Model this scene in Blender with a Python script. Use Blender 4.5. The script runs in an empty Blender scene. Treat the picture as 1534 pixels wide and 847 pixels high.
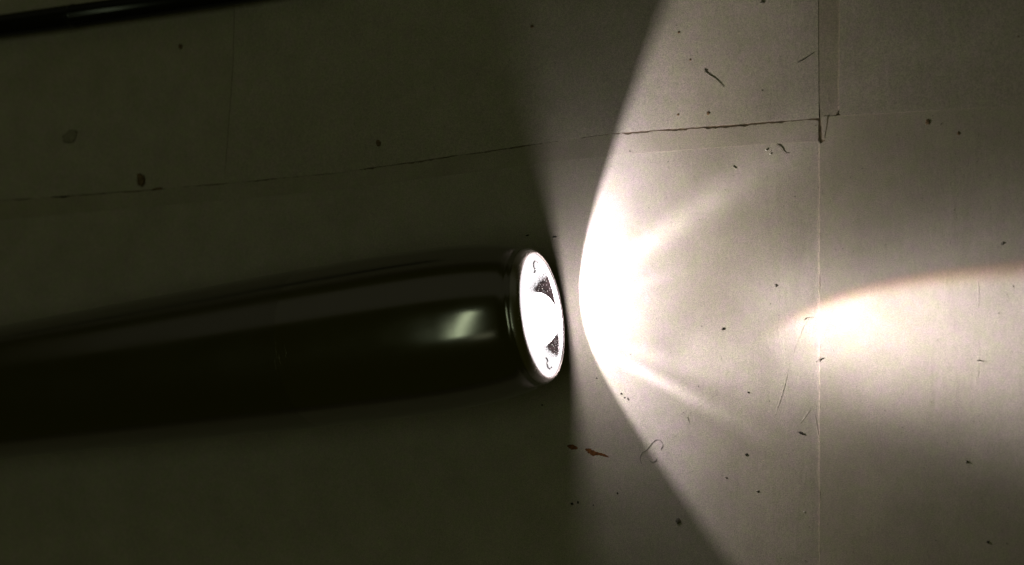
import bpy, bmesh, math, random
from mathutils import Vector, Matrix, noise

random.seed(11)
S = bpy.context.scene
COL = S.collection
MM = 0.001

# ------------------------------------------------------------------ camera
TILT, DIST, WIDTH = math.radians(20.0), 0.190, 0.166
PW, PH = 1534.0, 847.0
CAM = Vector((DIST * math.sin(TILT), 0.0, DIST * math.cos(TILT)))
cd = bpy.data.cameras.new('camera')
cam = bpy.data.objects.new('camera', cd)
COL.objects.link(cam)
cam.location = CAM
_r = Vector((math.cos(TILT), 0, -math.sin(TILT)))
_u = Vector((0, 1, 0))
_b = CAM.normalized()
cam.matrix_world = Matrix(((_r.x, _u.x, _b.x, CAM.x), (_r.y, _u.y, _b.y, CAM.y),
                           (_r.z, _u.z, _b.z, CAM.z), (0, 0, 0, 1)))
cd.sensor_width = 36.0
cd.lens = 36.0 * DIST / WIDTH
cd.clip_start, cd.clip_end = 0.005, 20.0
cd.dof.use_dof = True
cd.dof.focus_distance = 0.182
cd.dof.aperture_fstop = 17.0
S.camera = cam

# ------------------------------------------------------------------ world, light, exposure
W = bpy.data.worlds.new('World')
S.world = W
W.use_nodes = True
W.node_tree.nodes['Background'].inputs['Color'].default_value = (1.0, 1.0, 0.10, 1)
W.node_tree.nodes['Background'].inputs['Strength'].default_value = 0.0085

S.view_settings.view_transform = 'Standard'
S.view_settings.look = 'None'
S.view_settings.gamma = 1.0
S.view_settings.exposure = 0.0
S.view_settings.use_curve_mapping = False
S.cycles.caustics_reflective = False
S.cycles.caustics_refractive = False


def area(name, loc, aim, sx, sy, power, col):
    ld = bpy.data.lights.new(name, 'AREA')
    ld.shape = 'RECTANGLE'
    ld.size, ld.size_y = sx, sy
    ld.energy = power
    ld.color = col
    o = bpy.data.objects.new(name, ld)
    COL.objects.link(o)
    o.location = loc
    d = (Vector(aim) - Vector(loc)).normalized()
    o.rotation_euler = d.to_track_quat('-Z', 'Y').to_euler()
    return o


# a dim ceiling tube overhead and the faintly lit side of the dark room
area('ceiling_tube_light', (-0.13, 0.0, 0.95), (0, 0, 0), 0.55, 0.05, 0.205, (0.84, 1.0, 0.60))
area('room_glow_light', (-0.1, 0.95, 0.62), (0, 0, 0.05), 2.4, 0.8, 0.125, (1.0, 0.98, 0.72))

area('glint_light', (0.06, -0.33, 1.0), (0, 0, 0), 0.22, 0.12, 0.013, (0.95, 1.0, 0.6))  # small unseen lamp added for a second, dimmer glint on the torch head

# ------------------------------------------------------------------ helpers


def p2w(x, y, z=0.0):
    """point of the plane at height z seen at this place of the photograph"""
    f = PW * DIST / WIDTH
    v = -_b * f + _r * (x - PW / 2) - _u * (y - PH / 2)
    k = (z - CAM.z) / v.z
    return CAM + v * k


def tag(o, label=None, cat=None, group=None, kind=None):
    for k, v in (('label', label), ('category', cat), ('group', group), ('kind', kind)):
        if v:
            o[k] = v
    return o


def obj(name, bm, m, parent=None, smooth=False):
    me = bpy.data.meshes.new(name)
    bmesh.ops.recalc_face_normals(bm, faces=bm.faces)
    bm.to_mesh(me)
    bm.free()
    me.materials.append(m)
    if smooth:
        me.polygons.foreach_set('use_smooth', [True] * len(me.polygons))
    o = bpy.data.objects.new(name, me)
    COL.objects.link(o)
    if parent:
        o.parent = parent
    return o


def lathe(prof, seg=96, close=False):
    """revolve (x, r) about the X axis; r == 0 makes a pole"""
    bm = bmesh.new()
    rings = []
    for x, r in prof:
        if r <= 1e-9:
            rings.append([bm.verts.new((x, 0, 0))])
        else:
            rings.append([bm.verts.new((x, r * math.cos(2 * math.pi * i / seg), r * math.sin(2 * math.pi * i / seg)))
                          for i in range(seg)])
    prs = list(zip(rings, rings[1:]))
    if close:
        prs.append((rings[-1], rings[0]))
    for a, b in prs:
        for i in range(seg):
            j = (i + 1) % seg
            if len(a) == 1:
                bm.faces.new((a[0], b[j], b[i]))
            elif len(b) == 1:
                bm.faces.new((a[i], a[j], b[0]))
            else:
                bm.faces.new((a[i], a[j], b[j], b[i]))
    return bm


def smooth_profile(pts, n=10):
    """Catmull-Rom through (x, r) points"""
    out = []
    P = [pts[0]] + list(pts) + [pts[-1]]
    for i in range(1, len(P) - 2):
        p0, p1, p2, p3 = P[i - 1], P[i], P[i + 1], P[i + 2]
        for k in range(n):
            t = k / n
            q = []
            for c in (0, 1):
                q.append(0.5 * (2 * p1[c] + (p2[c] - p0[c]) * t + (2 * p0[c] - 5 * p1[c] + 4 * p2[c] - p3[c]) * t * t
                                + (3 * p1[c] - p0[c] - 3 * p2[c] + p3[c]) * t ** 3))
            out.append(tuple(q))
    out.append(pts[-1])
    return out


def tube(pts, rad, seg=6, bm=None):
    """a tube along points; rad a number or one per point"""
    bm = bm or bmesh.new()
    rings = []
    n = len(pts)
    for i, p in enumerate(pts):
        t = (pts[min(i + 1, n - 1)] - pts[max(i - 1, 0)]).normalized()
        a = t.cross(Vector((0, 0, 1)))
        a = a.normalized() if a.length > 1e-6 else Vector((1, 0, 0))
        b = a.cross(t)
        r = rad[i] if isinstance(rad, (list, tuple)) else rad
        rings.append([bm.verts.new(p + a * r * math.cos(2 * math.pi * k / seg) + b * r * math.sin(2 * math.pi * k / seg))
                      for k in range(seg)])
    for A, B in zip(rings, rings[1:]):
        for k in range(seg):
            bm.faces.new((A[k], A[(k + 1) % seg], B[(k + 1) % seg], B[k]))
    bm.faces.new(rings[0])
    bm.faces.new(rings[-1])
    return bm


def curve_px(px, z, n=6):
    """smooth path over the table through these places"""
    P = [p2w(x, y, z) for x, y in px]
    P = [P[0]] + P + [P[-1]]
    out = []
    for i in range(1, len(P) - 2):
        p0, p1, p2, p3 = P[i - 1:i + 3]
        for k in range(n):
            t = k / n
            out.append(0.5 * (2 * p1 + (p2 - p0) * t + (2 * p0 - 5 * p1 + 4 * p2 - p3) * t * t
                              + (3 * p1 - p0 - 3 * p2 + p3) * t ** 3))
    out.append(P[-2])
    return out


# ------------------------------------------------------------------ materials


def new_mat(name):
    m = bpy.data.materials.new(name)
    m.use_nodes = True
    nt = m.node_tree
    return m, nt, nt.nodes['Principled BSDF']


def N(nt, t, **kw):
    n = nt.nodes.new(t)
    for k, v in kw.items():
        setattr(n, k, v)
    return n


def paper_mat(name, col, stain=(0.40, 0.33, 0.22), stain_amt=0.16, seed=0.0, relief=1.0):
    m, nt, b = new_mat(name)
    L = nt.links.new
    tc = N(nt, 'ShaderNodeTexCoord')
    mp = N(nt, 'ShaderNodeMapping')
    mp.inputs['Location'].default_value = (seed, seed * 0.7, 0)
    L(tc.outputs['Object'], mp.inputs['Vector'])
    # vertical fibre: noise squeezed across, stretched along Y
    mf = N(nt, 'ShaderNodeMapping')
    mf.inputs['Scale'].default_value = (2300, 1100, 900)
    L(mp.outputs['Vector'], mf.inputs['Vector'])
    fib = N(nt, 'ShaderNodeTexNoise')
    fib.inputs['Scale'].default_value = 1.0
    fib.inputs['Detail'].default_value = 4.0
    fib.inputs['Roughness'].default_value = 0.65
    L(mf.outputs['Vector'], fib.inputs['Vector'])
    mw = N(nt, 'ShaderNodeMapping')
    mw.inputs['Scale'].default_value = (420, 70, 300)
    L(mp.outputs['Vector'], mw.inputs['Vector'])
    wr = N(nt, 'ShaderNodeTexNoise')
    wr.inputs['Scale'].default_value = 1.0
    wr.inputs['Detail'].default_value = 3.0
    wr.inputs['Distortion'].default_value = 0.6
    L(mw.outputs['Vector'], wr.inputs['Vector'])
    # blotches
    bl = N(nt, 'ShaderNodeTexNoise')
    bl.inputs['Scale'].default_value = 130.0
    bl.inputs['Detail'].default_value = 5.0
    bl.inputs['Roughness'].default_value = 0.6
    L(mp.outputs['Vector'], bl.inputs['Vector'])
    big = N(nt, 'ShaderNodeTexNoise')
    big.inputs['Scale'].default_value = 30.0
    big.inputs['Detail'].default_value = 4.0
    L(mp.outputs['Vector'], big.inputs['Vector'])
    r1 = N(nt, 'ShaderNodeMapRange')
    r1.inputs['From Min'].default_value = 0.45
    r1.inputs['From Max'].default_value = 0.78
    r1.inputs['To Max'].default_value = stain_amt
    L(big.outputs['Fac'], r1.inputs['Value'])
    mx = N(nt, 'ShaderNodeMix', data_type='RGBA')
    mx.inputs['A'].default_value = (*col, 1)
    mx.inputs['B'].default_value = (*stain, 1)
    L(r1.outputs['Result'], mx.inputs['Factor'])
    # fine grain: value
    r2 = N(nt, 'ShaderNodeMapRange')
    r2.inputs['From Min'].default_value = 0.3
    r2.inputs['From Max'].default_value = 0.7
    r2.inputs['To Min'].default_value = 0.90
    r2.inputs['To Max'].default_value = 1.07
    L(bl.outputs['Fac'], r2.inputs['Value'])
    r3 = N(nt, 'ShaderNodeMapRange')
    r3.inputs['From Min'].default_value = 0.3
    r3.inputs['From Max'].default_value = 0.7
    r3.inputs['To Min'].default_value = 0.93
    r3.inputs['To Max'].default_value = 1.06
    L(fib.outputs['Fac'], r3.inputs['Value'])
    mu = N(nt, 'ShaderNodeMath', operation='MULTIPLY')
    L(r2.outputs['Result'], mu.inputs[0])
    L(r3.outputs['Result'], mu.inputs[1])
    gr = N(nt, 'ShaderNodeTexNoise')
    gr.inputs['Scale'].default_value = 7000.0
    gr.inputs['Detail'].default_value = 1.0
    L(mp.outputs['Vector'], gr.inputs['Vector'])
    r4 = N(nt, 'ShaderNodeMapRange')
    r4.inputs['From Min'].default_value = 0.3
    r4.inputs['From Max'].default_value = 0.7
    r4.inputs['To Min'].default_value = 0.76
    r4.inputs['To Max'].default_value = 1.24
    L(gr.outputs['Fac'], r4.inputs['Value'])
    m2 = N(nt, 'ShaderNodeMath', operation='MULTIPLY')
    L(mu.outputs[0], m2.inputs[0])
    L(r4.outputs['Result'], m2.inputs[1])
    mu = m2
    vm = N(nt, 'ShaderNodeVectorMath', operation='SCALE')
    # faint pinkish and yellowish patches
    hu = N(nt, 'ShaderNodeTexNoise')
    hu.inputs['Scale'].default_value = 420.0
    hu.inputs['Detail'].default_value = 7.0
    hu.inputs['Roughness'].default_value = 0.75
    L(mp.outputs['Vector'], hu.inputs['Vector'])
    r5 = N(nt, 'ShaderNodeMapRange')
    r5.inputs['From Min'].default_value = 0.36
    r5.inputs['From Max'].default_value = 0.64
    L(hu.outputs['Fac'], r5.inputs['Value'])
    tn = N(nt, 'ShaderNodeMix', data_type='RGBA')
    tn.inputs['A'].default_value = (1.035, 0.968, 1.05, 1)
    tn.inputs['B'].default_value = (0.968, 1.03, 0.89, 1)
    L(r5.outputs['Result'], tn.inputs['Factor'])
    mt = N(nt, 'ShaderNodeVectorMath', operation='MULTIPLY')
    L(mx.outputs['Result'], mt.inputs[0])
    L(tn.outputs['Result'], mt.inputs[1])
    L(mt.outputs['Vector'], vm.inputs[0])
    L(mu.outputs[0], vm.inputs['Scale'])
    L(vm.outputs['Vector'], b.inputs['Base Color'])
    b.inputs['Roughness'].default_value = 0.62
    b.inputs['Specular IOR Level'].default_value = 0.25
    ad = N(nt, 'ShaderNodeMath', operation='MULTIPLY_ADD')
    L(wr.outputs['Fac'], ad.inputs[0])
    ad.inputs[1].default_value = 1.6
    L(fib.outputs['Fac'], ad.inputs[2])
    bp = N(nt, 'ShaderNodeBump')
    bp.inputs['Strength'].default_value = 1.0
    bp.inputs['Distance'].default_value = 0.000021 * relief
    L(ad.outputs[0], bp.inputs['Height'])
    L(bp.outputs['Normal'], b.inputs['Normal'])
    return m


def plain_mat(name, col, rough=0.6, metal=0.0, spec=0.4, var=0.25, scale=2500.0):
    m, nt, b = new_mat(name)
    L = nt.links.new
    tc = N(nt, 'ShaderNodeTexCoord')
    no = N(nt, 'ShaderNodeTexNoise')
    no.inputs['Scale'].default_value = scale
    no.inputs['Detail'].default_value = 4
    L(tc.outputs['Object'], no.inputs['Vector'])
    r = N(nt, 'ShaderNodeMapRange')
    r.inputs['From Min'].default_value = 0.3
    r.inputs['From Max'].default_value = 0.7
    r.inputs['To Min'].default_value = 1 - var
    r.inputs['To Max'].default_value = 1 + var
    L(no.outputs['Fac'], r.inputs['Value'])
    vm = N(nt, 'ShaderNodeVectorMath', operation='SCALE')
    vm.inputs[0].default_value = col
    L(r.outputs['Result'], vm.inputs['Scale'])
    L(vm.outputs['Vector'], b.inputs['Base Color'])
    b.inputs['Roughness'].default_value = rough
    b.inputs['Metallic'].default_value = metal
    b.inputs['Specular IOR Level'].default_value = spec
    return m


def metal_mat(name, col, rough, smear=0.06):
    """polished metal with faint handling smears and fine turning lines"""
    m, nt, b = new_mat(name)
    L = nt.links.new
    tc = N(nt, 'ShaderNodeTexCoord')
    mp = N(nt, 'ShaderNodeMapping')
    mp.inputs['Scale'].default_value = (90, 160, 160)
    L(tc.outputs['Object'], mp.inputs['Vector'])
    no = N(nt, 'ShaderNodeTexNoise')
    no.inputs['Scale'].default_value = 1.0
    no.inputs['Detail'].default_value = 5
    L(mp.outputs['Vector'], no.inputs['Vector'])
    r = N(nt, 'ShaderNodeMapRange')
    r.inputs['From Min'].default_value = 0.35
    r.inputs['From Max'].default_value = 0.75
    r.inputs['To Min'].default_value = rough
    r.inputs['To Max'].default_value = rough + smear
    L(no.outputs['Fac'], r.inputs['Value'])
    L(r.outputs['Result'], b.inputs['Roughness'])
    b.inputs['Base Color'].default_value = (*col, 1)
    b.inputs['Metallic'].default_value = 1.0
    return m


M_SHEET = [paper_mat('paper_sheet_a', (0.66, 0.588, 0.548), seed=0.0),
           paper_mat('paper_sheet_b', (0.66, 0.588, 0.548), seed=0.31, relief=0.8, stain_amt=0.35),
           paper_mat('paper_sheet_c', (0.64, 0.568, 0.512), seed=0.77, stain_amt=0.3, relief=0.6)]
M_STRIP = paper_mat('paper_strip', (0.62, 0.552, 0.505), seed=1.4, relief=0.5, stain_amt=0.45)
M_TAPE = paper_mat('brown_tape', (0.555, 0.488, 0.43), stain=(0.2, 0.14, 0.09), stain_amt=0.8, seed=2.2, relief=0.6)
M_BOARD = plain_mat('glue_board', (0.30, 0.24, 0.18), rough=0.8, var=0.5, scale=900)
M_METAL = metal_mat('dark_polished_metal', (0.36, 0.345, 0.355), 0.15)
M_BARREL = metal_mat('barrel_metal', (0.32, 0.305, 0.315), 0.19)
M_RIM = metal_mat('bright_rim_metal', (0.62, 0.59, 0.62), 0.25)
M_CUP = plain_mat('dark_cup_metal', (0.016, 0.011, 0.011), rough=0.55, metal=0.0, spec=0.12, var=0.9, scale=2600)
M_CLIP = plain_mat('grey_clip', (0.10, 0.095, 0.10), rough=0.5)
M_ROD = plain_mat('black_rod', (0.007, 0.007, 0.006), rough=0.22, spec=0.5)
M_HAIR = plain_mat('hair', (0.21, 0.19, 0.165), rough=0.5)
M_FIBRE = plain_mat('fibre', (0.20, 0.18, 0.15), rough=0.7)
M_CRUMB = plain_mat('dark_crumb', (0.06, 0.05, 0.043), rough=0.7, var=0.6)
M_BROWN = plain_mat('brown_crumb', (0.25, 0.165, 0.10), rough=0.8, var=0.6)
M_SMUDGE = plain_mat('smudge', (0.44, 0.39, 0.33), rough=0.8, var=0.3)
M_RUST = plain_mat('rusty_smear', (0.20, 0.075, 0.02), rough=0.75, var=0.6, scale=1800)
M_WHITE = plain_mat('white_crumb', (0.85, 0.83, 0.80), rough=0.4)


def glow_mat(name, strength, see_through, col=(1.0, 0.965, 0.985)):
    """clear plastic of a switched-on optic: lets the lamp through and glows itself"""
    m, nt, b = new_mat(name)
    L = nt.links.new
    out = nt.nodes['Material Output']
    nt.nodes.remove(b)
    e = N(nt, 'ShaderNodeEmission')
    e.inputs['Color'].default_value = (*col, 1)
    e.inputs['Strength'].default_value = strength
    t = N(nt, 'ShaderNodeBsdfTransparent')
    t.inputs['Color'].default_value = (see_through,) * 3 + (1,)
    a = N(nt, 'ShaderNodeAddShader')
    L(e.outputs[0], a.inputs[0])
    L(t.outputs[0], a.inputs[1])
    L(a.outputs[0], out.inputs['Surface'])
    return m


M_DOME = glow_mat('glowing_dome', 17.0, 0.97, (1.0, 0.92, 0.88))
M_FACE = glow_mat('glowing_optic', 1.02, 0.97)

# ------------------------------------------------------------------ the table and its paper covering
tb = bmesh.new()
bmesh.ops.create_cube(tb, size=1.0)
bmesh.ops.scale(tb, vec=(1.6, 1.2, 0.02), verts=tb.verts)
bmesh.ops.translate(tb, vec=(0, 0, -0.01), verts=tb.verts)
table = obj('tabletop', tb, M_BOARD)
tag(table, 'pale paper covered tabletop lit by the torch beam', None, None, 'structure')


def edge(px, amp, n=60, seed=0.0):
    """a slightly ragged edge through these places"""
    P = [p2w(x, y) for x, y in px]
    L = [0.0]
    for a, b in zip(P, P[1:]):
        L.append(L[-1] + (b - a).length)
    out = []
    for k in range(n + 1):
        d = L[-1] * k / n
        i = max(j for j in range(len(P) - 1) if L[j] <= d + 1e-12)
        t = (d - L[i]) / max(L[i + 1] - L[i], 1e-9)
        p = P[i].lerp(P[i + 1], t)
        tg = (P[i + 1] - P[i]).normalized()
        nrm = Vector((-tg.y, tg.x, 0))
        w = noise.noise(Vector((d * 260 + seed, seed * 3.1, 0))) + 0.7 * noise.noise(Vector((d * 1100, seed, 5.0))) + 0.5 * noise.noise(Vector((d * 3100, seed, 9.0)))
        out.append(p + nrm * w * amp)
    return out


def sheet(name, outline, z0, z1, m, label=None):
    bm = bmesh.new()
    top = [bm.verts.new((p.x, p.y, z1)) for p in outline]
    bot = [bm.verts.new((p.x, p.y, z0)) for p in outline]
    n = len(outline)
    f = bm.faces.new(top)
    bm.faces.new(list(reversed(bot)))
    for i in range(n):
        j = (i + 1) % n
        bm.faces.new((top[i], bot[i], bot[j], top[j]))
    bmesh.ops.triangulate(bm, faces=[x for x in bm.faces if len(x.verts) > 4])
    o = obj(name, bm, m, table)
    if label:
        o['label'] = label
    return o


def pw(*pts):
    return [p2w(x, y) for x, y in pts]


Z = 0.00002
# the seam below the upper sheets, left to right
SEAM = [(-900, 395), (0, 303), (230, 286), (500, 262), (860, 210), (925, 201), (1228, 179)]
SPLIT_T, SPLIT_B = (362, -700), (333, 277)
up_l = edge([(-900, 393), (0, 301), (230, 284), (334, 275)], 0.00006, 90, 1.0)
sheet('paper_sheet', up_l + edge([(336.6, 275), (349.6, 100), (367.6, -800)], 0.00005, 30, 2.0) + pw((-900, -800)),
      Z, 0.00017, M_SHEET[1])
up_m = edge([(337, 275), (500, 260), (860, 208), (925, 199.5), (1227, 177.5)], 0.00008, 420, 3.0)
sheet('paper_sheet', up_m + pw((1226, 60), (1224, -800)) + list(reversed(edge([(337.5, 274), (350.5, 100), (368.5, -800)], 0.00005, 30, 2.0)))[:-1],
      Z, 0.00024, M_SHEET[0])
# strip along the seam, then the big lower sheet
st_top = edge([(-900, 394), (0, 302), (230, 285), (500, 261), (860, 209.5), (925, 201.6), (1060, 192.5), (1150, 186), (1226, 180.5)],
              0.00026, 900, 5.0)
st_bot = edge([(1226, 212), (1060, 222), (925, 233), (840, 241), (500, 285), (0, 330), (-900, 420)], 0.00005, 160, 6.0)
sheet('paper_strip', st_top + st_bot, Z, 0.00016, M_STRIP)
lo_top = edge([(-900, 419), (0, 329), (500, 284), (840, 240), (925, 232), (1060, 221), (1226.5, 211)], 0.00003, 100, 7.0)
sheet('paper_sheet', lo_top + edge([(1228.4, 214), (1228.4, 500), (1228.4, 847), (1228.4, 1500)], 0.00006, 120, 8.0) + pw((-900, 1500)),
      Z, 0.00012, M_SHEET[0])
# right hand sheets, whose left edge faces the torch
r_l = edge([(1228.3, 1500), (1228.3, 847), (1228.3, 500), (1228.3, 216)], 0.00014, 140, 9.0)
r_t = edge([(1242, 176), (1262, 172.5), (1380, 166), (1534, 157), (2400, 100)], 0.00004, 90, 10.0)
sheet('paper_sheet', r_l + pw((1236, 212)) + r_t + pw((2400, 1500)), 0.000124, 0.00029, M_SHEET[2])
sheet('paper_sheet', edge([(1258, -800), (1258, 60), (1257, 171)], 0.00006, 40, 11.0)
      + edge([(1262, 173.6), (1380, 167.2), (1534, 158.2), (2400, 101.2)], 0.00005, 140, 10.0) + pw((2400, -800)),
      0.00003, 0.00034, M_SHEET[1])
# darker tape folded to a point at the corner where the sheets meet
tape = edge([(1226, -800), (1226, 60), (1227, 150), (1230, 182), (1231, 209)], 0.00008, 70, 12.0) \
    + edge([(1237, 210), (1242, 190), (1250, 176), (1262, 160), (1262, 60), (1262, -800)], 0.00008, 70, 13.0)
sheet('tape', tape, 0.000025, 0.00021, M_TAPE, 'narrow darker tape ending in a point where the sheets meet')
flap = edge([(1232, 176), (1233.5, 208)], 0.00003, 14, 14.0) + edge([(1235, 208), (1238, 188), (1240, 174)], 0.00003, 14, 15.0)
sheet('paper_flap', flap, 0.000212, 0.00029, M_SHEET[1])

# raised creases in the paper
for px, rad in (([(1216, 470), (1204, 490), (1192, 520), (1183, 545)], .000032),
                ([(1182, 550), (1172, 590), (1156, 636)], .00006),
                ([(1219, 615), (1224, 640), (1228, 665)], .00007),
                ([(1225, 600), (1206, 625), (1196, 640)], .00006),
                ([(1464, 418), (1466, 440), (1464.5, 470)], .000035),
                ([(1466, 505), (1467, 530), (1465, 585)], .00003),
                ([(1010, 640), (1060, 600), (1078, 590)], .00004)):
    pts = curve_px(px, (0.00012 if px[0][0] < 1229 else .00029) - .45 * rad, 8)
    rr = [rad * (0.35 + 0.65 * math.sin(math.pi * (i + .5) / len(pts))) for i in range(len(pts))]
    obj('crease', tube(pts, rr, 6), M_SHEET[0], table, True)

# short raised fibres of the paper, lit on one side by the low light
bm = bmesh.new()
rf = random.Random(5)
for _ in range(650):
    x, y = rf.uniform(870, 1534), rf.uniform(0, 847)
    z = 0.00029 if x > 1229 else (0.00024 if y < 176 + (1228 - x) * .098 else 0.00012)
    p = p2w(x, y, z)
    ln, wd = rf.uniform(.06, .26) * MM, rf.uniform(.025, .05) * MM
    a = math.radians(90 + rf.gauss(0, 14))
    d, n_ = Vector((math.cos(a), math.sin(a), 0)), Vector((-math.sin(a), math.cos(a), 0))
    v = [bm.verts.new(q) for q in (p + d * ln, p + n_ * wd, p - d * ln, p - n_ * wd)]
    t = bm.verts.new(p + Vector((0, 0, rf.uniform(.012, .03) * MM)))
    for k in range(4):
        bm.faces.new((v[k], v[(k + 1) % 4], t))
tag(obj('raised_fibre', bm, M_SHEET[0], table), None, None, None, 'stuff')

# ------------------------------------------------------------------ the torch
AZ = math.radians(8.25)
RH = 0.0128
PITCH = math.radians(0.45)
lens_c = p2w(813.5, 472, RH)
torch = bpy.data.objects.new('flashlight', None)
COL.objects.link(torch)
torch.empty_display_size = 0.01
AX = Vector((math.cos(AZ), math.sin(AZ), 0))
torch.location = Vector((lens_c.x, lens_c.y, 0)) - AX * 0.030
torch.rotation_euler = (0, 0, AZ)
tag(torch, 'dark polished metal flashlight, switched on, lying on the pale paper', 'flashlight')
OFF = Matrix.Translation((0.030, 0, RH)) @ Matrix.Rotation(-PITCH, 4, 'Y')


def tpart(name, bm, m, parent=None, smooth=True):
    bm.transform(OFF)
    return obj(name, bm, m, parent or torch, smooth)


mmp = lambda L: [(x * MM, r * MM) for x, r in L]
# outer shell of the head: from the seam forward, round the shoulder, over the rim and into the mouth
outer = smooth_profile([(-38.5, 12.775), (-32, 12.8), (-24, 12.78), (-17, 12.62), (-12.5, 12.36), (-9.5, 12.08), (-7, 11.75),
                        (-4.8, 11.36), (-3.2, 10.95), (-2.5, 10.62), (-2.1, 10.36), (-1.75, 10.28), (-1.4, 10.30), (-1.2, 10.29)], 8)
head_prof = mmp(outer)
head = tpart('head', lathe(head_prof, 160), M_METAL)
rim_prof = mmp([(-1.2, 10.27), (-0.9, 10.2), (-0.5, 10.0), (-0.15, 9.72), (0.0, 9.5), (0.04, 9.4), (-0.02, 9.32), (-0.2, 9.26), (-0.5, 9.2), (-0.8, 9.15)])
tpart('rim', lathe(rim_prof, 160), M_RIM, head)
bar_prof = mmp(smooth_profile([(-38.5, 12.77), (-46, 12.70), (-56, 12.56), (-68, 12.38), (-86, 12.1), (-104, 11.82), (-128, 11.5), (-148, 11.25)], 6)
               + [(-149.2, 10.9), (-150, 10.0), (-150.2, 0)])
tpart('barrel', lathe(bar_prof, 160), M_BARREL)
cup_prof = mmp([(-6.2 + 5.4 * t * t, 1.6 + 7.5 * t) for t in [1 - i / 14 for i in range(15)]] + [(-6.3, 0)])
tpart('reflector', lathe(cup_prof, 96), M_CUP)

# a few fine scratches across the joint
for xs, a0, a1, rad in ((-38.4, 13, -14, .016), (-38.0, -2, -10, .036), (-36.8, 4, -6, .022), (-38.9, -5, -16, .025)):
    pts = []
    for k in range(13):
        a = math.radians(90 - (a0 + (a1 - a0) * k / 12))
        w = .06 * noise.noise(Vector((k * .8, xs, 0)))
        pts.append(Vector(((xs + w) * MM, 12.775 * MM * math.cos(a), 12.775 * MM * math.sin(a))))
    tpart('scratch', tube(pts, [rad * MM * (.2 + .8 * math.sin(math.pi * (k + .5) / 13)) for k in range(13)], 6), M_RIM, head)

# the optic: a clear moulded face round a dome, with two openings low on either side
FX = -0.55
bm = bmesh.new()
NA, NR = 400, 44
WIN = [[(3.9, 0.2), (4.9, -2.8), (5.5, -6.0), (4.1, -7.8), (1.7, -8.6), (1.3, -6.0), (2.5, -2.0)],
       [(-4.9, -1.7), (-5.7, -3.4), (-6.1, -5.6), (-4.9, -7.1), (-3.9, -7.6), (-3.4, -5.0)]]


def in_window(lat, up):
    # two rough wedge openings between dome and rim, low on either side
    lat += 0.30 * noise.noise(Vector((lat * 1.3, up * 1.3, 3.0))) + .06 * noise.noise(Vector((lat * 5, up * 5, 8.0)))
    up += 0.30 * noise.noise(Vector((lat * 1.3, up * 1.3, 7.0))) + .06 * noise.noise(Vector((lat * 5, up * 5, 1.0)))
    for P in WIN:
        cx, cy = sum(p[0] for p in P) / len(P), sum(p[1] for p in P) / len(P)
        for k, prob in ((1.12, 0.98), (1.26, 0.62), (1.42, 0.3), (1.62, 0.12)):
            x, y = cx + (lat - cx) / k, cy + (up - cy) / k
            ins = False
            for q in range(len(P)):
                (x1, y1), (x2, y2) = P[q - 1], P[q]
                if (y1 > y) != (y2 > y) and x < (x2 - x1) * (y - y1) / (y2 - y1) + x1:
                    ins = not ins
            if ins:
                return random.random() < prob and math.hypot(lat, up) < 9.0
    return False


grid = {}
for i in range(NA):
    for k in range(NR + 1):
        r = 3.2 + (9.22 - 3.2) * k / NR
        a = 2 * math.pi * i / NA
        grid[i, k] = bm.verts.new((FX * MM + 0.00035 * ((r - 3.2) / 6.4) ** 2, r * MM * math.cos(a), r * MM * math.sin(a)))
for i in range(NA):
    for k in range(NR):
        r = 3.2 + (9.22 - 3.2) * (k + .5) / NR
        a = 2 * math.pi * (i + .5) / NA
        if in_window(r * math.cos(a), r * math.sin(a)):
            continue
        j = (i + 1) % NA
        bm.faces.new((grid[i, k], grid[j, k], grid[j, k + 1], grid[i, k + 1]))
bmesh.ops.delete(bm, geom=[v for v in bm.verts if not v.link_faces], context='VERTS')
face = tpart('lens', bm, M_FACE)
dome_prof = mmp([(FX - .05 + 2.5 * math.sin(t), 3.9 * math.cos(t)) for t in [i * math.pi / 2 / 20 for i in range(20)]] + [(FX + 2.45, 0)])
dome_bm = lathe(dome_prof, 64)
bmesh.ops.translate(dome_bm, vec=(0, -.5 * MM, 0), verts=dome_bm.verts)
tpart('lens_dome', dome_bm, M_DOME, face)
# thin holding clips at the two sides of the face
for s in (1, -1):
    pts = [Vector(((FX + .55) * MM, s * l * MM, u * MM)) for l, u in
           ((7.9, -0.6), (8.1, 0.4), (7.8, 1.1), (7.2, 1.3), (6.9, 0.8), (6.6, 0.9), (6.3, 1.4))]
    tpart('lens_clip', tube(pts, 0.00012, 6), M_CLIP, face)

# white specks put in as sparkle on the reflector seen through the openings
bm = bmesh.new()
for _ in range(110):
    a = math.radians(random.uniform(-160, -20))
    t = random.uniform(0.45, 0.97)
    x, r = (-6.2 + 5.4 * t * t + .12) * MM, (1.6 + 7.5 * t - .1) * MM
    bmesh.ops.create_icosphere(bm, subdivisions=1, radius=random.uniform(.03, .085) * MM,
                               matrix=Matrix.Translation((x, r * math.cos(a), r * math.sin(a))))
tag(tpart('reflector_sparkle', bm, M_WHITE), None, None, None, 'stuff')


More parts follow.
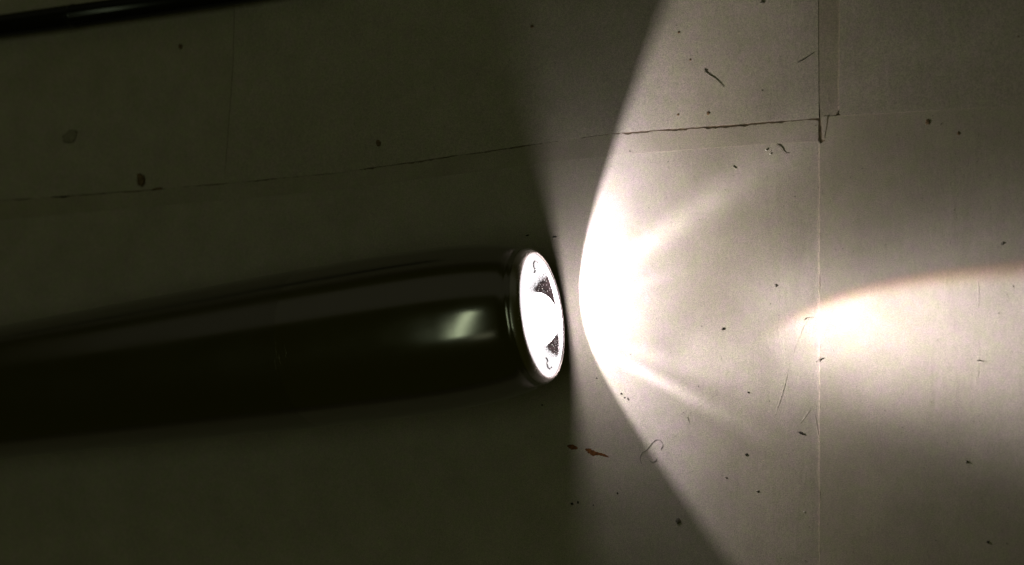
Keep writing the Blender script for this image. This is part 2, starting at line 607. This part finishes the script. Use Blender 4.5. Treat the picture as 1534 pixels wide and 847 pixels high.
# the lamp of the torch: one small source 5 mm behind the rim, which cuts its light to a cone.
# its strength by direction is that of the optic: an even flood, two thin spokes, one strong off-axis beam
def led_light():
    ld = bpy.data.lights.new('led_light', 'POINT')
    ld.shadow_soft_size = 0.0005
    ld.energy = 1.0
    o = bpy.data.objects.new('led_light', ld)
    COL.objects.link(o)
    o.parent = torch
    o.matrix_local = OFF @ Matrix.Translation((-0.0056, 0, 0))
    ld.use_nodes = True
    nt = ld.node_tree
    L = nt.links.new
    em = nt.nodes['Emission']
    tc = N(nt, 'ShaderNodeTexCoord')
    sp = N(nt, 'ShaderNodeSeparateXYZ')
    L(tc.outputs['Normal'], sp.inputs[0])

    def val(v):
        return v if not isinstance(v, (int, float)) else None

    def mth(op, a, b=None, c=None, clamp=False):
        n = N(nt, 'ShaderNodeMath', operation=op)
        n.use_clamp = clamp
        for i, v in enumerate((a, b, c)):
            if v is None:
                continue
            if isinstance(v, (int, float)):
                n.inputs[i].default_value = v
            else:
                L(v, n.inputs[i])
        return n.outputs[0]

    def step(x, e0, e1, t0=0.0, t1=1.0):
        n = N(nt, 'ShaderNodeMapRange', interpolation_type='SMOOTHSTEP')
        L(x, n.inputs['Value'])
        for k, v in (('From Min', e0), ('From Max', e1), ('To Min', t0), ('To Max', t1)):
            n.inputs[k].default_value = v
        return n.outputs['Result']

    def gauss(x, mu, sg):
        d = mth('DIVIDE', mth('SUBTRACT', x, mu), sg)
        return mth('EXPONENT', mth('MULTIPLY', mth('MULTIPLY', d, d), -0.5))

    X = mth('MAXIMUM', sp.outputs['X'], 0.02)
    U = mth('DIVIDE', sp.outputs['Y'], X)
    V = mth('DIVIDE', sp.outputs['Z'], X)
    phi = mth('MULTIPLY', mth('ARCTAN2', sp.outputs['Y'], X), 180 / math.pi)
    # flood: stronger to the left of the torch, weaker straight down
    base = mth('ADD', step(phi, -30, 20, 24.0, 35.0), step(phi, 30, 56, 0.0, 22.0))
    core = mth('MULTIPLY', step(V, -1.0, -0.62, 1.0, 0.0), gauss(phi, -2, 28))
    base = mth('SUBTRACT', base, mth('MULTIPLY', core, 10.0))
    base = mth('ADD', base, mth('MULTIPLY', mth('MULTIPLY', step(V, -.55, -.42), step(V, -.36, -.24, 1.0, 0.0)), mth('MULTIPLY', gauss(phi, 0, 14), 3.0)))
    base = mth('SUBTRACT', base, mth('MULTIPLY', mth('MULTIPLY', gauss(V, -.63, .13), gauss(phi, 4, 16)), 9.0))
    base = mth('MULTIPLY', base, step(V, -.3, -.15, 1.0, 0.72))
    wb = step(V, -.75, -.3, 0.94, 0.77)
    base = mth('MULTIPLY', base, step(X, 0.42, 0.485))      # nothing is sent sideways of the cone
    # spokes
    s1 = mth('MULTIPLY', gauss(phi, 24.3, 3.1), mth('MULTIPLY', step(V, -1.0, -.6), step(V, -.42, -.20, 25.0, 0.0)))
    s2 = mth('MULTIPLY', gauss(phi, -33.8, 1.5), mth('MULTIPLY', step(V, -1.3, -.9), step(V, -.58, -.32, 26.0, 0.0)))
    s4 = mth('MULTIPLY', gauss(phi, -25.0, 2.4), mth('MULTIPLY', step(V, -1.1, -.7), step(V, -.55, -.4, 9.0, 0.0)))
    s5 = mth('MULTIPLY', gauss(phi, 9.0, 1.3), mth('MULTIPLY', step(V, -1.0, -.75), step(V, -.62, -.5, 8.0, 0.0)))
    s6 = mth('MULTIPLY', gauss(phi, 34.0, 1.8), mth('MULTIPLY', step(V, -1.1, -.7), step(V, -.5, -.38, 3.0, 0.0)))
    s3 = mth('MULTIPLY', gauss(phi, -20.5, 7.0), mth('MULTIPLY', step(V, -.65, -.33, 0.0, 52.0), step(V, -.32, -.2, 1.0, 0.4)))
    spokes = mth('ADD', mth('ADD', s1, mth('ADD', s2, s3)), mth('ADD', s4, mth('ADD', s5, s6)))
    # beam, with a sharp curved side that breaks up into colour
    ve = mth('MAXIMUM', mth('SUBTRACT', mth('MULTIPLY', V, -1.0), 0.20), 0.0)
    ue = mth('SUBTRACT', -0.032, mth('MULTIPLY', mth('MULTIPLY', ve, ve), 6.7))
    d = mth('SUBTRACT', ue, U)                      # > 0 inside the beam
    body = mth('MULTIPLY', gauss(phi, -8.5, 8.5), step(V, -0.38, -0.205))
    body = mth('MULTIPLY', mth('MULTIPLY', mth('ADD', body, mth('MULTIPLY', mth('MULTIPLY', gauss(V, -.285, .03), gauss(phi, -9, 5)), .08)), 465.0), step(phi, -32, -16))
    # pale surround of the beam
    halo = mth('MULTIPLY', gauss(phi, -6.0, 7.0), step(V, -0.46, -0.2, 0.0, 150.0))
    cool = mth('ADD', spokes, halo)
    cmb = N(nt, 'ShaderNodeCombineXYZ')
    for i, (off, tint, warm) in enumerate(((-0.018, 1.0, 1.0), (-0.013, 0.925, 0.915), (-0.010, 0.92, wb))):
        ch = mth('ADD', mth('MULTIPLY', body, step(d, off, off + 0.052)), cool)
        ch = mth('MULTIPLY_ADD', base, warm, mth('MULTIPLY', ch, tint))
        L(ch, cmb.inputs[i])
    L(cmb.outputs[0], em.inputs['Color'])
    em.inputs['Strength'].default_value = 1e-4 * 4 * math.pi ** 2 / 2.15
    return o


led_light()

# ------------------------------------------------------------------ the dark rod behind
a0, a1 = p2w(-60, 48, .0022), p2w(330, -6, .0022)
dr = (a1 - a0).normalized()
rod = bpy.data.objects.new('dark_rod', None)
COL.objects.link(rod)
rod.location = (a0.x, a0.y, 0)
rod.rotation_euler = (0, 0, math.atan2(dr.y, dr.x))
tag(rod, 'thin glossy black rod lying at the back corner of the paper', 'rod')
b1 = lathe(mmp([(-60, 0), (-60, 1.6), (-59, 2.0), (-20, 2.1), (26.4, 2.15), (26.8, 2.05)]), 48)
bmesh.ops.translate(b1, vec=(0, 0, .0022), verts=b1.verts)
obj('shaft', b1, M_ROD, rod, True)
b2 = lathe(mmp([(26.8, 2.05), (26.9, 2.18), (27.6, 2.18), (27.7, 2.08), (60, 1.95), (80, 1.5), (84, 0.6), (84.5, 0)]), 48)
bmesh.ops.translate(b2, vec=(0, 0, .0022), verts=b2.verts)
obj('cap', b2, M_ROD, rod, True)

# ------------------------------------------------------------------ hairs, crumbs and dust on the paper


def zt(x, y):
    return 0.00029 if x > 1229 else (0.00024 if y < 180 + (1228 - x) * .098 else (0.00016 if y < 215 + (1228 - x) * .075 else 0.00012))


def hair(name, px, rad, m, label, cat, taper=True):
    z = max(zt(*p) for p in px) + rad * 0.8
    pts = curve_px(px, z, 7)
    o = pts[0].copy()
    n = len(pts)
    rr = [rad * ((1 - 0.7 * i / n) if taper else 1.0) for i in range(n)]
    bm = tube([p - Vector((o.x, o.y, 0)) for p in pts], rr, 6)
    ob = obj(name, bm, m, None, True)
    ob.location = (o.x, o.y, 0)
    return tag(ob, label, cat)


def crumb(name, x, y, w, h, ang, m, label, cat, flat=0.5, seed=0, group=None):
    """irregular crumb w by h photo pixels across"""
    s = 0.074 * MM * (1.0 + 0.0003 * (767 - x))
    bm = bmesh.new()
    bmesh.ops.create_icosphere(bm, subdivisions=3, radius=1.0)
    for v in bm.verts:
        k = 1 + 0.45 * noise.noise(v.co * 1.7 + Vector((seed * 3.7, seed, 1))) + 0.2 * noise.noise(v.co * 4 + Vector((seed, 2, 9)))
        v.co *= k
    hz = min(w, h) * s / 2 * flat
    bmesh.ops.scale(bm, vec=(w * s / 2, h * s / 2, hz), verts=bm.verts)
    bmesh.ops.rotate(bm, cent=(0, 0, 0), matrix=Matrix.Rotation(math.radians(ang), 3, 'Z'), verts=bm.verts)
    ob = obj(name, bm, m, None, True)
    p = p2w(x, y, zt(x, y))
    ob.location = (p.x, p.y, zt(x, y) + hz * 0.55)
    return tag(ob, label, cat, group)


hair('hair', [(1056, 107), (1062, 112), (1070, 117), (1078, 124), (1084, 131)], .000055, M_HAIR,
     'short grey hair with a thick end on the upper sheet', 'hair')
crumb('lint', 1057, 107, 6, 10, 20, M_FIBRE, 'tuft of grey lint at the thick end of the short hair', 'lint', .3, 3)
hair('bristle', [(1195, 94), (1206, 88), (1219, 79)], .00005, M_CRUMB, 'straight dark bristle beside the brown tape', 'bristle', False)
hair('curly_hair', [(961, 695), (959, 687), (962, 679), (967, 676), (972, 671), (977, 664), (984, 659), (991, 662), (993, 668), (990, 674)], .000034,
     M_HAIR, 'fine curly hair crossing the lower edge of the light cone', 'hair', False)
hair('curly_hair', [(973, 690), (977, 693), (982, 691), (984, 688)], .00004, M_HAIR,
     'tiny curved hair scrap just below the fine curly hair', 'hair', False)
hair('fibre', [(1163, 217), (1170, 222), (1174, 229), (1181, 231)], .00005, M_HAIR,
     'short bent fibre near the corner below the seam', 'fibre')
hair('fibre', [(1098, 249), (1103, 253)], .00006, M_HAIR, 'tiny dark fibre in the upper light spoke', 'fibre')
hair('fibre', [(1222, 542), (1227, 539), (1233, 536)], .00008, M_HAIR, 'dark lint scrap on the sheet edge under the beam', 'fibre')
hair('fibre', [(1204, 479), (1210, 476), (1219, 476)], .00005, M_HAIR, 'thin fibre lying in the tip of the bright beam', 'fibre')
hair('fibre', [(1464, 540), (1474, 542)], .00007, M_HAIR, 'short dark fibre on the far crease of the paper', 'fibre')
hair('fibre', [(1030, 625), (1033, 634)], .00004, M_FIBRE, 'pale thread between the lower spoke and cone edge', 'fibre')

C = [('crumb', 1200, 649, 13, 6, -20, M_CRUMB, 'black oblong crumb left of the sheet edge below the beam', 'crumb', .6),
     ('crumb', 567, 215, 10, 13, 20, M_BROWN, 'brown crumb above the torch on the upper sheet', 'crumb', .5),
     ('crumb', 212, 270, 17, 26, 12, M_BROWN, 'large dark brown crumb sitting on the seam at the dark end', 'crumb', .5),
     ('crumb', 236, 283, 26, 5, 4, M_BROWN, 'long flat dark scrap on the seam beside the large crumb', 'crumb', .3),
     ('smudge', 105, 205, 36, 24, 20, M_SMUDGE, 'faint brown smudge in the darkest part of the upper sheet', 'smudge', .05),
     ('crumb', 270, 70, 8, 10, 0, M_BROWN, 'small dark crumb below the black rod', 'crumb', .4),
     ('crumb', 797, 40, 7, 6, 0, M_BROWN, 'small brown crumb alone near the far edge of the upper sheet', 'crumb', .4),
     ('crumb', 831, 355, 10, 4, 3, M_CRUMB, 'thin black crumb just above the lit torch rim', 'crumb', .4),
     ('crumb', 790, 353, 8, 3, 15, M_CRUMB, 'tiny black flake above the torch shoulder', 'crumb', .4),
     ('crumb', 1390, 183, 10, 13, 0, M_BROWN, 'brown spot of dirt on the right sheet below its top seam', 'crumb', .15),
     ('crumb', 1016, 780, 11, 12, 0, M_HAIR, 'round grey crumb just outside the lower cone edge', 'crumb', .4),
     ('crumb', 857, 755, 7, 5, 10, M_CRUMB, 'black crumb with a ragged side below the rusty smears', 'crumb', .4),
     ('crumb', 866, 753, 4, 6, 0, M_CRUMB, 'tiny black grain touching the ragged crumb below the smears', 'crumb', .4),
     ('crumb', 925, 739, 4, 4, 0, M_CRUMB, 'black pinpoint grain right of the ragged crumb', 'crumb', .5),
     ('crumb', 889, 757, 3, 3, 0, M_CRUMB, 'smallest black grain in the dark below the smears', 'crumb', .5),
     ('crumb', 1118, 681, 6, 5, 30, M_CRUMB, 'small black crumb at the end of the lower spoke', 'crumb', .5),
     ('crumb', 1083, 493, 5, 7, -30, M_CRUMB, 'black grain in the grey middle between flood and beam', 'crumb', .5),
     ('crumb', 1088, 716, 6, 4, -20, M_HAIR, 'grey grain below the end of the lower spoke', 'crumb', .4),
     ('crumb', 931, 590, 5, 4, 0, M_CRUMB, 'upper black flake of three at the bright cone edge', 'crumb', .4),
     ('crumb', 936, 596, 5, 3, 30, M_CRUMB, 'middle black flake of three at the bright cone edge', 'crumb', .4),
     ('crumb', 941, 598, 4, 7, 20, M_HAIR, 'lower grey flake of three at the bright cone edge', 'crumb', .4),
     ('crumb', 894, 567, 4, 3, 0, M_CRUMB, 'black grain just outside the cone beside the torch rim', 'crumb', .5),
     ('crumb', 1121, 588, 4, 4, 0, M_CRUMB, 'small dark grain above the lower spoke', 'crumb', .5),
     ('crumb', 1162, 428, 5, 7, 0, M_HAIR, 'grey grain above the tip of the beam', 'crumb', .4),
     ('crumb', 1135, 736, 6, 5, 0, M_HAIR, 'dull grain in the dim paper under the lower spoke', 'crumb', .4),
     ('crumb', 1061, 170, 7, 8, 0, M_BROWN, 'yellowish brown spot just above the bright seam', 'crumb', .15),
     ('crumb', 1016, 172, 5, 5, 0, M_BROWN, 'small brown spot left of the yellowish one above the seam', 'crumb', .15),
     ('crumb', 1034, 90, 5, 5, 0, M_BROWN, 'small brown dot left of the short grey hair', 'crumb', .2),
     ('crumb', 1017, 49, 5, 5, 0, M_BROWN, 'small brown dot high above the short grey hair', 'crumb', .2),
     ('crumb', 1142, 4, 9, 8, 0, M_HAIR, 'grey crumb at the very top of the lit upper sheet', 'crumb', .3),
     ('crumb', 1480, 812, 6, 7, 0, M_CRUMB, 'dark grain in the dim paper at the lower far right', 'crumb', .4),
     ('crumb', 1448, 692, 6, 6, 0, M_HAIR, 'grey grain in the dim paper below the beam', 'crumb', .4),
     ('crumb', 1525, 55, 8, 6, 0, M_BROWN, 'brown speck near the outer end of the top sheet', 'crumb', .2),
     ('crumb', 1436, 200, 7, 8, 0, M_BROWN, 'faint brown speck right of the larger brown spot', 'crumb', .12),
     ('crumb', 1502, 365, 9, 6, 30, M_HAIR, 'grey scrap just above the straight beam edge', 'crumb', .15),
     ('crumb', 812, 607, 5, 3, 0, M_CRUMB, 'black flake in the shade below the torch head', 'crumb', .4),
     ('white_crumb', 1148, 225, 4, 4, 0, M_WHITE, 'bright white grain in the upper spoke', 'crumb', .8),
     ('white_crumb', 1154, 231, 3, 3, 0, M_WHITE, 'faint white grain beside the brighter white one', 'crumb', .8),
     ('white_crumb', 1205, 767, 3, 3, 0, M_WHITE, 'tiny white grain in the dim paper left of the sheet edge', 'crumb', .6)]
for i, (nm, x, y, w, h, a, m, lb, ct, fl) in enumerate(C):
    crumb(nm, x, y, w, h, a, m, lb, ct, fl, i + 1)


# two flat rusty smears below the torch
def smear(px, label, seed):
    c = p2w(px[0][0], px[0][1])
    bm = bmesh.new()
    pts = curve_px([(x, y) for x, y, _ in px], 0.0, 6)
    ws = [w for _, _, w in px]
    n = len(pts)
    Lv, Rv, Cv = [], [], []
    for i, p in enumerate(pts):
        t = i / (n - 1) * (len(ws) - 1)
        k = min(int(t), len(ws) - 2)
        w = (ws[k] + (ws[k + 1] - ws[k]) * (t - k)) * 0.108 * MM / 2
        w *= 1 + 0.5 * noise.noise(Vector((i * .6, seed, 0)))
        tg = (pts[min(i + 1, n - 1)] - pts[max(i - 1, 0)]).normalized()
        nr = Vector((-tg.y, tg.x, 0))
        q = p - c
        Lv.append(bm.verts.new(q + nr * w))
        Rv.append(bm.verts.new(q - nr * w * (1 + .4 * noise.noise(Vector((i * .9, seed + 4, 0))))))
        Cv.append(bm.verts.new(q + Vector((0, 0, .00005))))
    for i in range(n - 1):
        bm.faces.new((Lv[i], Cv[i], Cv[i + 1], Lv[i + 1]))
        bm.faces.new((Cv[i], Rv[i], Rv[i + 1], Cv[i + 1]))
    ob = obj('rusty_smear', bm, M_RUST, None, True)
    ob.location = (c.x, c.y, .000125)
    tag(ob, label, 'smear')


smear([(850, 668, 1), (854, 669, 6), (858, 670, 8), (863, 671, 5), (866, 672, 1)], 'small round dark rusty smear nearer the torch', 1.0)
smear([(877, 673, 1), (882, 675, 7), (889, 679, 8), (897, 680, 4), (905, 682, 4), (912, 685, 1)], 'long rusty orange smear with a pointed tail', 2.0)

# fine dust
bm = bmesh.new()
for _ in range(420):
    x, y = random.uniform(420, 1534), random.uniform(0, 847)
    if x < 880 and 330 < y < 650:
        continue
    p = p2w(x, y, zt(x, y))
    r = random.choice((.03, .04, .04, .05, .07)) * MM
    mt = Matrix.Translation((p.x, p.y, zt(x, y) + r * .3)) @ Matrix.Rotation(random.uniform(0, 6.3), 4, 'Z') @ Matrix.Diagonal((random.uniform(.8, 2.4), .8, .5, 1))
    bmesh.ops.create_icosphere(bm, subdivisions=1, radius=r, matrix=mt)
tag(obj('dust', bm, M_FIBRE), 'fine grey dust scattered over the paper', None, None, 'stuff')
